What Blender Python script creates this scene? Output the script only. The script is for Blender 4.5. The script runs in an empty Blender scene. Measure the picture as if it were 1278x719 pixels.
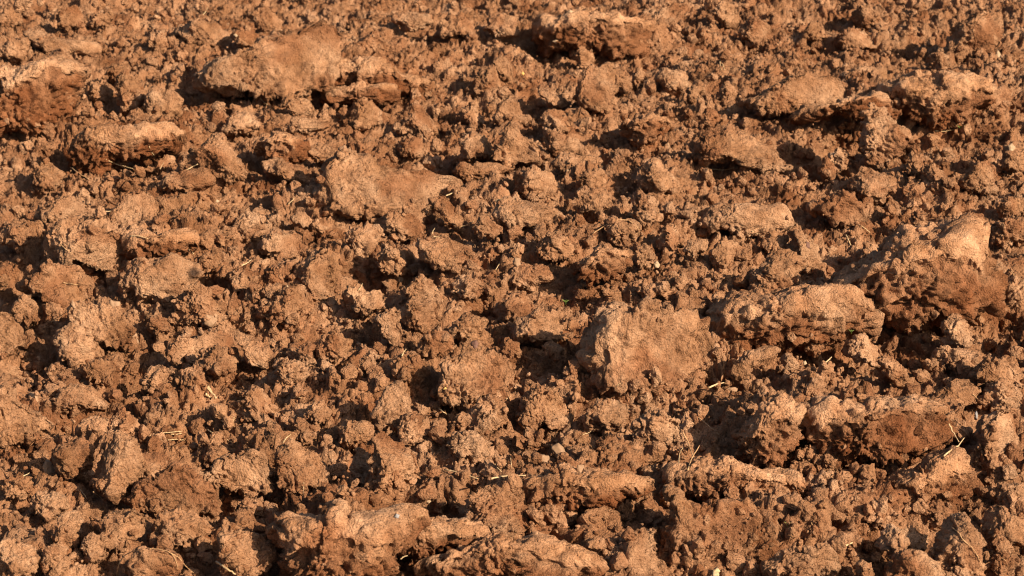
import bpy, bmesh, math, random
import numpy as np
from mathutils import Vector
from mathutils.bvhtree import BVHTree

# ------------------------------------------------------------------ camera, sky, sun, exposure
scene = bpy.context.scene
COL = scene.collection
PW, PH = 1278.0, 719.0
CAM_H, PITCH, HFOV = 1.72, math.radians(22.0), math.radians(25.0)
FOCUS_D, FSTOP = 4.15, 11.0
SUN_AZ, SUN_EL = math.radians(39.0), math.radians(32.0)    # azimuth: turned from due right towards the viewer
SUN_POWER, SKY_POWER, EXPOSURE = 4.8, 0.055, 0.93

cd = bpy.data.cameras.new("camera"); cam = bpy.data.objects.new("camera", cd); COL.objects.link(cam)
cam.location = (0, 0, CAM_H); cam.rotation_euler = (math.radians(90) - PITCH, 0, 0)
cd.sensor_width = 36.0; cd.lens = 18.0 / math.tan(HFOV / 2); cd.clip_start = 0.05; cd.clip_end = 2000
cd.dof.use_dof = True; cd.dof.focus_distance = FOCUS_D; cd.dof.aperture_fstop = FSTOP
scene.camera = cam

sun_dir = Vector((math.cos(SUN_AZ) * math.cos(SUN_EL), -math.sin(SUN_AZ) * math.cos(SUN_EL), math.sin(SUN_EL)))
w = bpy.data.worlds.new("World"); scene.world = w; w.use_nodes = True
nt = w.node_tree; bg = nt.nodes["Background"]
sky = nt.nodes.new("ShaderNodeTexSky"); sky.sky_type = 'NISHITA'; sky.sun_disc = False
sky.sun_elevation = SUN_EL; sky.sun_rotation = math.atan2(sun_dir.x, sun_dir.y)
sky.air_density = 1.0; sky.dust_density = 3.0
nt.links.new(sky.outputs[0], bg.inputs[0]); bg.inputs[1].default_value = SKY_POWER
sl = bpy.data.lights.new("sun", 'SUN'); sl.energy = SUN_POWER; sl.angle = math.radians(0.5); sl.color = (1.0, 0.815, 0.605)
so = bpy.data.objects.new("sun", sl); COL.objects.link(so)
so.rotation_euler = sun_dir.to_track_quat('Z', 'Y').to_euler(); so.location = (6, -4, 6)
scene.view_settings.view_transform = 'Standard'; scene.view_settings.look = 'None'
scene.view_settings.exposure = EXPOSURE; scene.view_settings.gamma = 1.0
scene.cycles.filter_width = 1.1
scene.cycles.max_bounces = 5; scene.cycles.diffuse_bounces = 3

# ------------------------------------------------------------------ camera geometry
CF = np.array([0, math.cos(PITCH), -math.sin(PITCH)])   # forward
CU = np.array([0, math.sin(PITCH), math.cos(PITCH)])    # up
CX = np.array([1.0, 0, 0])
TH = math.tan(HFOV / 2)
CO = np.array([0, 0, CAM_H])
def ray(px, py):
    return CF + CX * ((px / PW - .5) * 2 * TH) + CU * (-(py / PH - .5) * 2 * TH * PH / PW)

# ------------------------------------------------------------------ noise
def _h(ix, iy, iz, seed):
    h = (ix.astype(np.int64) * 374761393 + iy.astype(np.int64) * 668265263 + iz.astype(np.int64) * 2147483647 + seed * 1274126177) & 0xffffffff
    h = ((h ^ (h >> 13)) * 1274126177) & 0xffffffff
    h = ((h ^ (h >> 16)) * 2246822519) & 0xffffffff
    return (h ^ (h >> 15)) & 0xffffffff
def _grad(h, x, y, z):
    g = h & 15
    u = np.where(g < 8, x, y); v = np.where(g < 4, y, np.where((g == 12) | (g == 14), x, z))
    return np.where(g & 1, -u, u) + np.where(g & 2, -v, v)
def perlin(p, scale, seed=0):
    q = p * scale; i = np.floor(q); f = q - i; i = i.astype(np.int64)
    u = f * f * f * (f * (f * 6 - 15) + 10)
    r = 0
    for a in (0, 1):
        for b in (0, 1):
            for c in (0, 1):
                g = _grad(_h(i[:, 0] + a, i[:, 1] + b, i[:, 2] + c, seed), f[:, 0] - a, f[:, 1] - b, f[:, 2] - c)
                r = r + g * (u[:, 0] if a else 1 - u[:, 0]) * (u[:, 1] if b else 1 - u[:, 1]) * (u[:, 2] if c else 1 - u[:, 2])
    return r
def fbm(p, scale, seed=0, octaves=3):
    r = 0; a = 1.0
    for k in range(octaves):
        r = r + a * perlin(p, scale * 2.03 ** k, seed + k * 17); a *= .5
    return r
def worley(p, scale, seed=0, jit=.46):
    """nearest cell point of a jittered lattice: distance, offset vector, cell hash, second distance"""
    q = p * scale; b = np.floor(q - .5).astype(np.int64); n = len(q)
    d1 = np.full(n, 9.0); d2 = np.full(n, 9.0); off = np.zeros((n, 3)); hh = np.zeros(n, np.int64)
    for i in (0, 1):
        for j in (0, 1):
            for k in (0, 1):
                cx, cy, cz = b[:, 0] + i, b[:, 1] + j, b[:, 2] + k
                h = _h(cx, cy, cz, seed)
                ox = q[:, 0] - (cx + .5 + jit * ((h & 1023) / 511.5 - 1))
                oy = q[:, 1] - (cy + .5 + jit * (((h >> 10) & 1023) / 511.5 - 1))
                oz = q[:, 2] - (cz + .5 + jit * (((h >> 20) & 1023) / 511.5 - 1))
                d = ox * ox + oy * oy + oz * oz
                m = d < d1
                d2 = np.where(m, d1, np.minimum(d2, d))
                d1 = np.where(m, d, d1); hh = np.where(m, h, hh)
                off[m, 0] = ox[m]; off[m, 1] = oy[m]; off[m, 2] = oz[m]
    return np.sqrt(d1), off, hh, np.sqrt(d2)
def crumb(p, scale, seed=0):                # rounded lumps with sharp creases between, 0..1
    d, o, h, d2 = worley(p, scale, seed)
    R = .55 + .35 * ((h >> 5) & 255) / 255.
    return np.sqrt(np.clip(1 - (d / R) ** 2, 0, 1)) * (.35 + .65 * ((h >> 13) & 255) / 255.)
def facet(p, scale, seed=0):                # broken planes that step at their borders, about -1..1
    d, o, h, d2 = worley(p, scale, seed)
    g = np.stack([((h >> s) & 255) / 127.5 - 1 for s in (3, 9, 17)], 1)
    wv = sstep(0, .16, d2 - d)
    return wv * (1.25 * (o * g).sum(1) + .22 * (((h >> 21) & 255) / 127.5 - 1)) - .30 * (1 - sstep(0, .09, d2 - d))
def sstep(a, b, x):
    t = np.clip((x - a) / (b - a), 0, 1); return t * t * (3 - 2 * t)

# ------------------------------------------------------------------ mesh helpers
def make_mesh(name, V, F, mats, moist=None, smooth=True):
    me = bpy.data.meshes.new(name); k = F.shape[1]
    me.vertices.add(len(V)); me.vertices.foreach_set("co", V.astype(np.float32).ravel())
    me.loops.add(F.size); me.loops.foreach_set("vertex_index", F.astype(np.int32).ravel())
    me.polygons.add(len(F))
    me.polygons.foreach_set("loop_start", (np.arange(len(F)) * k).astype(np.int32))
    me.polygons.foreach_set("loop_total", np.full(len(F), k, np.int32))
    me.polygons.foreach_set("use_smooth", np.full(len(F), smooth))
    if moist is not None:
        a = me.attributes.new("moist", 'FLOAT', 'POINT'); a.data.foreach_set("value", moist.astype(np.float32))
    me.update(calc_edges=True)
    me.materials.append(mats)
    return me
def link(name, me, parent=None, loc=(0, 0, 0)):
    o = bpy.data.objects.new(name, me); COL.objects.link(o); o.location = loc
    if parent: o.parent = parent
    return o
def tag(o, label, cat, group=None, kind=None):
    o['label'] = label; o['category'] = cat
    if group: o['group'] = group
    if kind: o['kind'] = kind
_ico = {}
def ico(level):
    if level not in _ico:
        bm = bmesh.new(); bmesh.ops.create_icosphere(bm, subdivisions=level, radius=1.0)
        V = np.array([v.co[:] for v in bm.verts]); F = np.array([[v.index for v in f.verts] for f in bm.faces]); bm.free()
        _ico[level] = (V, F)
    return _ico[level]
def normals(V, F):
    a, b, c = V[F[:, 0]], V[F[:, 1]], V[F[:, 2]]
    n = np.cross(b - a, c - a); N = np.zeros_like(V)
    for k in range(3):
        for j in range(3):
            N[:, k] += np.bincount(F[:, j], weights=n[:, k], minlength=len(V))
    return N / np.maximum(np.linalg.norm(N, axis=1, keepdims=True), 1e-12)

# ------------------------------------------------------------------ materials
def soil_material(name, lift=1.0):
    m = bpy.data.materials.new(name); m.use_nodes = True; t = m.node_tree; N = t.nodes; L = t.links
    b = N["Principled BSDF"]; b.inputs["Roughness"].default_value = .95; b.inputs["Specular IOR Level"].default_value = .12
    geo = N.new("ShaderNodeNewGeometry")
    def noise(scale, detail=3, rough=.6):
        n = N.new("ShaderNodeTexNoise"); n.inputs["Scale"].default_value = scale; n.inputs["Detail"].default_value = detail
        n.inputs["Roughness"].default_value = rough; L.new(geo.outputs["Position"], n.inputs["Vector"]); return n
    def ramp(src, stops):
        r = N.new("ShaderNodeValToRGB"); L.new(src, r.inputs[0])
        e = r.color_ramp.elements
        while len(e) < len(stops): e.new(.5)
        for k, (p, c) in enumerate(stops): e[k].position = p; e[k].color = (*c, 1)
        return r
    def mix(fac, a, bb, mode='MIX'):
        x = N.new("ShaderNodeMix"); x.data_type = 'RGBA'; x.blend_type = mode
        if isinstance(fac, float): x.inputs[0].default_value = fac
        else: L.new(fac, x.inputs[0])
        L.new(a, x.inputs[6]); L.new(bb, x.inputs[7]); return x.outputs[2]
    s = lift
    big = ramp(noise(9, 4, .6).outputs["Fac"], [(.34, (.285*s, .146*s, .072*s)), (.50, (.358*s, .196*s, .106*s)), (.64, (.435*s, .260*s, .152*s))])
    grain = ramp(noise(420, 3, .75).outputs["Fac"], [(.28, (.66, .63, .60)), (.50, (1, 1, 1)), (.74, (1.18, 1.18, 1.18))])
    c = mix(1.0, big.outputs[0], grain.outputs[0], 'MULTIPLY')
    mid = ramp(noise(60, 3, .65).outputs["Fac"], [(.3, (.80, .76, .72)), (.6, (1.06, 1.06, 1.06))])
    c = mix(1.0, c, mid.outputs[0], 'MULTIPLY')
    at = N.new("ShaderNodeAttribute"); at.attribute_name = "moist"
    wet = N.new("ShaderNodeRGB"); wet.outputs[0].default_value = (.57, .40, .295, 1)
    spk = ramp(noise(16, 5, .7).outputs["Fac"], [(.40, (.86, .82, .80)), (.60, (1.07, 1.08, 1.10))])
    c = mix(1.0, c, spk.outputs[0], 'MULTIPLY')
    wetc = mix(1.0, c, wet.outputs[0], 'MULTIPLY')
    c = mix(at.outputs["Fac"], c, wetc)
    L.new(c, b.inputs["Base Color"])
    n3 = noise(150, 5, .72)
    b0 = N.new("ShaderNodeBump"); b0.inputs["Distance"].default_value = .0056
    sm = noise(13, 3, .6); smr = N.new("ShaderNodeMapRange"); smr.inputs[1].default_value = .38; smr.inputs[2].default_value = .60
    smr.inputs[3].default_value = .30; smr.inputs[4].default_value = 1.0; L.new(sm.outputs["Fac"], smr.inputs[0]); L.new(smr.outputs[0], b0.inputs["Strength"])
    n4 = noise(115, 2, .5); pr = N.new("ShaderNodeMapRange"); pr.inputs[1].default_value = .56; pr.inputs[2].default_value = .70
    L.new(n4.outputs["Fac"], pr.inputs[0])
    pa = N.new("ShaderNodeMath"); pa.operation = 'MULTIPLY_ADD'; pa.inputs[1].default_value = -.8
    L.new(pr.outputs[0], pa.inputs[0]); L.new(n3.outputs["Fac"], pa.inputs[2]); L.new(pa.outputs[0], b0.inputs["Height"])
    v = N.new("ShaderNodeTexVoronoi"); v.inputs["Scale"].default_value = 260; L.new(geo.outputs["Position"], v.inputs["Vector"])
    n2 = noise(500, 4, .7)
    ad = N.new("ShaderNodeMath"); ad.operation = 'SUBTRACT'; L.new(n2.outputs["Fac"], ad.inputs[0]); L.new(v.outputs["Distance"], ad.inputs[1])
    bp = N.new("ShaderNodeBump"); bp.inputs["Strength"].default_value = 1.0; bp.inputs["Distance"].default_value = .0026
    L.new(b0.outputs[0], bp.inputs["Normal"]); L.new(ad.outputs[0], bp.inputs["Height"]); L.new(bp.outputs[0], b.inputs["Normal"])
    return m
def plain_material(name, c1, c2, scale=80, rough=.7, bump=.6):
    m = bpy.data.materials.new(name); m.use_nodes = True; t = m.node_tree; N = t.nodes; L = t.links
    b = N["Principled BSDF"]; b.inputs["Roughness"].default_value = rough; b.inputs["Specular IOR Level"].default_value = .25
    g = N.new("ShaderNodeNewGeometry"); n = N.new("ShaderNodeTexNoise"); n.inputs["Scale"].default_value = scale; n.inputs["Detail"].default_value = 4
    L.new(g.outputs["Position"], n.inputs["Vector"])
    r = N.new("ShaderNodeValToRGB"); r.color_ramp.elements[0].position = .35; r.color_ramp.elements[1].position = .65
    r.color_ramp.elements[0].color = (*c1, 1); r.color_ramp.elements[1].color = (*c2, 1)
    L.new(n.outputs["Fac"], r.inputs[0]); L.new(r.outputs[0], b.inputs["Base Color"])
    bp = N.new("ShaderNodeBump"); bp.inputs["Strength"].default_value = bump; bp.inputs["Distance"].default_value = .001
    L.new(n.outputs["Fac"], bp.inputs["Height"]); L.new(bp.outputs[0], b.inputs["Normal"])
    return m
SOIL = soil_material("ploughed_soil")
CRUST = soil_material("dry_soil_crust", 1.22)
STRAW = plain_material("bleached_straw", (.34, .225, .11), (.60, .45, .26), 260)
ROOT = plain_material("dry_root", (.30, .17, .08), (.52, .33, .17), 200)
STONE = {'tan': plain_material("tan_stone", (.21, .125, .07), (.30, .182, .105)), 'pale': plain_material("pale_stone", (.28, .185, .11), (.37, .26, .16)),
         'dark': plain_material("dark_red_stone", (.09, .045, .035), (.15, .075, .05)), 'grey': plain_material("grey_stone", (.17, .16, .16), (.28, .26, .25)),
         'yellow': plain_material("yellow_stone", (.45, .25, .07), (.55, .33, .11))}
LEAF = plain_material("seedling_green", (.07, .12, .02), (.12, .18, .035), 120, .5)

# ------------------------------------------------------------------ ground
PITS = """215 97 42 18 .13|33 31 20 8 .05|145 6 18 6 .05|110 97 14 12 .06|383 134 22 10 .05|666 133 28 14 .10|560 187 26 20 .09|690 112 24 8 .07
536 36 20 12 .07|490 190 14 8 .06|752 190 22 12 .08|780 133 18 10 .07|612 57 18 8 .05|1000 182 44 20 .26|1058 160 28 18 .24|1202 213 30 14 .10
1265 123 14 12 .07|1192 37 12 10 .06|1052 7 15 6 .05|982 70 20 8 .05|20 333 25 18 .09|287 260 25 15 .09|260 350 16 12 .09|307 397 24 22 .12
40 420 22 12 .09|33 453 25 10 .07|400 400 30 12 .08|160 447 16 8 .06|347 447 14 10 .07|533 263 12 18 .09|459 327 22 18 .09|446 400 18 14 .09
626 283 12 14 .08|509 333 10 12 .07|786 243 25 8 .08|712 437 22 20 .10|726 363 25 8 .07|639 460 20 14 .09|479 440 14 10 .07|603 367 14 10 .07
1185 280 36 13 .14|1245 427 32 25 .13|895 383 24 16 .09|902 453 24 14 .10|1028 360 28 8 .07|1048 320 12 10 .07|919 340 25 8 .07|83 515 36 10 .13
25 640 14 8 .09|230 523 35 12 .07|240 577 18 10 .09|293 558 10 10 .09|337 587 8 16 .09|83 685 25 8 .09|407 600 14 8 .09|350 695 8 20 .09|197 670 10 6 .07
533 643 52 14 .13|569 650 14 8 .08|476 695 10 14 .11|716 647 10 10 .08|700 677 30 10 .11|660 677 14 8 .10|673 537 16 10 .09|733 562 10 8 .09|826 510 16 8 .09
820 577 20 10 .10|935 590 20 12 .11|1080 590 18 10 .09|1005 617 8 12 .10|1112 660 25 6 .10|1212 650 10 14 .11|1252 522 10 8 .09|1170 567 25 8 .09
895 530 20 10 .07|929 712 25 8 .10|1039 647 12 10 .07|1270 690 10 10 .08""".replace("\n", "|").split("|")
RIDGES = """.09 .045 650,650 720,640 800,630|.09 .05 920,565 1000,575 1180,560|.10 .05 890,440 1000,420 1090,390 1230,370|.09 .045 60,325 150,330 240,315
.09 .045 360,700 470,690 590,690|.10 .05 770,715 930,690 1060,655 1270,620|.09 .04 1100,150 1230,150|.10 .045 400,265 500,265 600,270|.08 .04 100,185 210,190
.10 .045 0,165 60,165|.10 .05 250,115 330,110 420,100|.08 .035 680,45 800,55|.07 .035 330,395 400,370 420,330|.08 .04 740,480 870,490|.07 .035 230,600 330,590""".replace("\n", "|").split("|")
def base_xy(px, py):
    d = ray(px, py); t = -CAM_H / d[2]; return d[0] * t, d[1] * t, t
def coarse(x, y):                                         # broad swell of the ploughed field
    P = np.stack([np.atleast_1d(x) * 1.0, np.atleast_1d(y) * 1.0, np.zeros(np.size(x))], 1)
    return .05 * perlin(P, 2.1, 5) + .02 * perlin(P, 4.7, 9)
def ground_hit(px, py):
    d = ray(px, py); t = -CAM_H / d[2]
    for _ in range(8):
        p = CO + d * t; t = (float(coarse(p[0], p[1])[0]) - CAM_H) / d[2]
    return CO + d * t, t
def graded(lo, hi, step, far, grow=1.35):
    c = list(np.arange(lo, hi + step / 2, step)); s = step; a = []; x = lo
    while x > -far: s *= grow; x -= s; a.append(x)
    s = step; x = c[-1]; b = []
    while x < far: s *= grow; x += s; b.append(x)
    return np.array(a[::-1] + c + b)
GX = graded(-1.65, 1.65, .0034, 300); GY = graded(2.7, 7.0, .0043, 300)
def build_ground():
    X, Y = np.meshgrid(GX, GY); x, y = X.ravel().copy(), Y.ravel().copy()
    inside = (np.abs(x) < 2.2) & (np.abs(y - 4.9) < 2.7)
    z = np.zeros(len(x)); xi, yi = x[inside], y[inside]
    P = np.stack([xi, yi, np.zeros(len(xi))], 1)
    h = coarse(xi, yi) - .013
    for s in PITS:
        px, py, rx, ry, dep = map(float, s.split())
        bx, by, t = base_xy(px, py + ry * .6); k = t * 2 * TH / PW
        qx = (xi - bx) / (rx * k * 1.05); qy = (yi - by) / (ry * k / math.sin(PITCH) * 1.0)
        h -= dep * np.exp(-(qx * qx + qy * qy) ** 1.2) * .62
    for s in RIDGES:                                       # furrow slices: long low swells of the ground
        w_, ht, *pp = s.split(); pp = [tuple(map(float, q.split(','))) for q in pp]
        B = [base_xy(*q) for q in pp]; best = np.full(len(xi), 9.0)
        for a, b in zip(B[:-1], B[1:]):
            ax, ay, bx, by = a[0], a[1] + .07, b[0], b[1] + .07
            t = np.clip(((xi - ax) * (bx - ax) + (yi - ay) * (by - ay)) / ((bx - ax) ** 2 + (by - ay) ** 2), 0, 1)
            best = np.minimum(best, np.hypot(xi - ax - t * (bx - ax), yi - ay - t * (by - ay)))
        h += float(ht) * np.exp(-(best / float(w_)) ** 2)
        best = np.full(len(xi), 9.0)                       # and the trough along their front
        for a, b in zip(B[:-1], B[1:]):
            ax, ay, bx, by = a[0], a[1] - .10, b[0], b[1] - .10
            t = np.clip(((xi - ax) * (bx - ax) + (yi - ay) * (by - ay)) / ((bx - ax) ** 2 + (by - ay) ** 2), 0, 1)
            best = np.minimum(best, np.hypot(xi - ax - t * (bx - ax), yi - ay - t * (by - ay)))
        h -= .55 * float(ht) * np.exp(-(best / .07) ** 2)
    h += .024 * fbm(P, 6.5, 21, 2)
    nyi = int((np.abs(GY - 4.9) < 2.7).sum()); nxi = int((np.abs(GX) < 2.2).sum()); H = h.reshape(nyi, nxi)
    gx = np.gradient(H, xi.reshape(nyi, nxi)[0], axis=1).ravel(); gy = np.gradient(H, yi.reshape(nyi, nxi)[:, 0], axis=0).ravel()
    N = np.stack([-gx, -gy, np.ones(len(gx))], 1); N /= np.linalg.norm(N, axis=1, keepdims=True)
    P = np.stack([xi, yi, h], 1)
    Q = P + .03 * np.stack([perlin(P, 14, 71), perlin(P, 14, 72), perlin(P, 14, 73)], 1) + .008 * np.stack([perlin(P, 70, 74), perlin(P, 70, 75), perlin(P, 70, 76)], 1)
    dsp = .021 * facet(Q, 9.5, 31) + .017 * facet(Q, 21, 32) + .012 * facet(Q, 42, 30) + .006 * facet(Q, 78, 29)
    m = sstep(-.25, .35, perlin(P, 7, 40))
    dsp += (.35 + .65 * m) * (.004 * crumb(Q, 26, 33) + .0045 * crumb(Q + .37, 48, 34) + .0050 * crumb(Q, 90, 35)) + .0035 * crumb(Q, 150, 36) + .003 * facet(Q, 120, 37)
    fade = np.clip(1 - np.maximum(np.abs(xi) - 1.9, 0) / .3, 0, 1)
    D3 = N * dsp[:, None]; x[inside] += D3[:, 0] * fade; y[inside] += D3[:, 1] * fade
    z[inside] = (h + D3[:, 2]) * fade
    nx, ny = len(GX), len(GY)
    idx = np.arange(nx * ny).reshape(ny, nx)
    F = np.stack([idx[:-1, :-1], idx[:-1, 1:], idx[1:, 1:], idx[1:, :-1]], -1).reshape(-1, 4)
    V = np.stack([x, y, z], 1)
    mo = np.zeros(len(x)); mo[inside] = sstep(-.1, .5, perlin(P, 11, 44)) * .5 + .2
    o = link("ground", make_mesh("ground", V, F, SOIL, mo))
    tag(o, "bare reddish brown ploughed soil under and between the clods", "ground", kind="structure")
    return V, z.reshape(ny, nx), np.concatenate([F[:, :3], F[:, [0, 2, 3]]])
GV, GZ, GF = build_ground()
def ground_z(x, y):
    i = np.clip(np.searchsorted(GX, x), 1, len(GX) - 1); j = np.clip(np.searchsorted(GY, y), 1, len(GY) - 1)
    return GZ[j, i]

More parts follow.
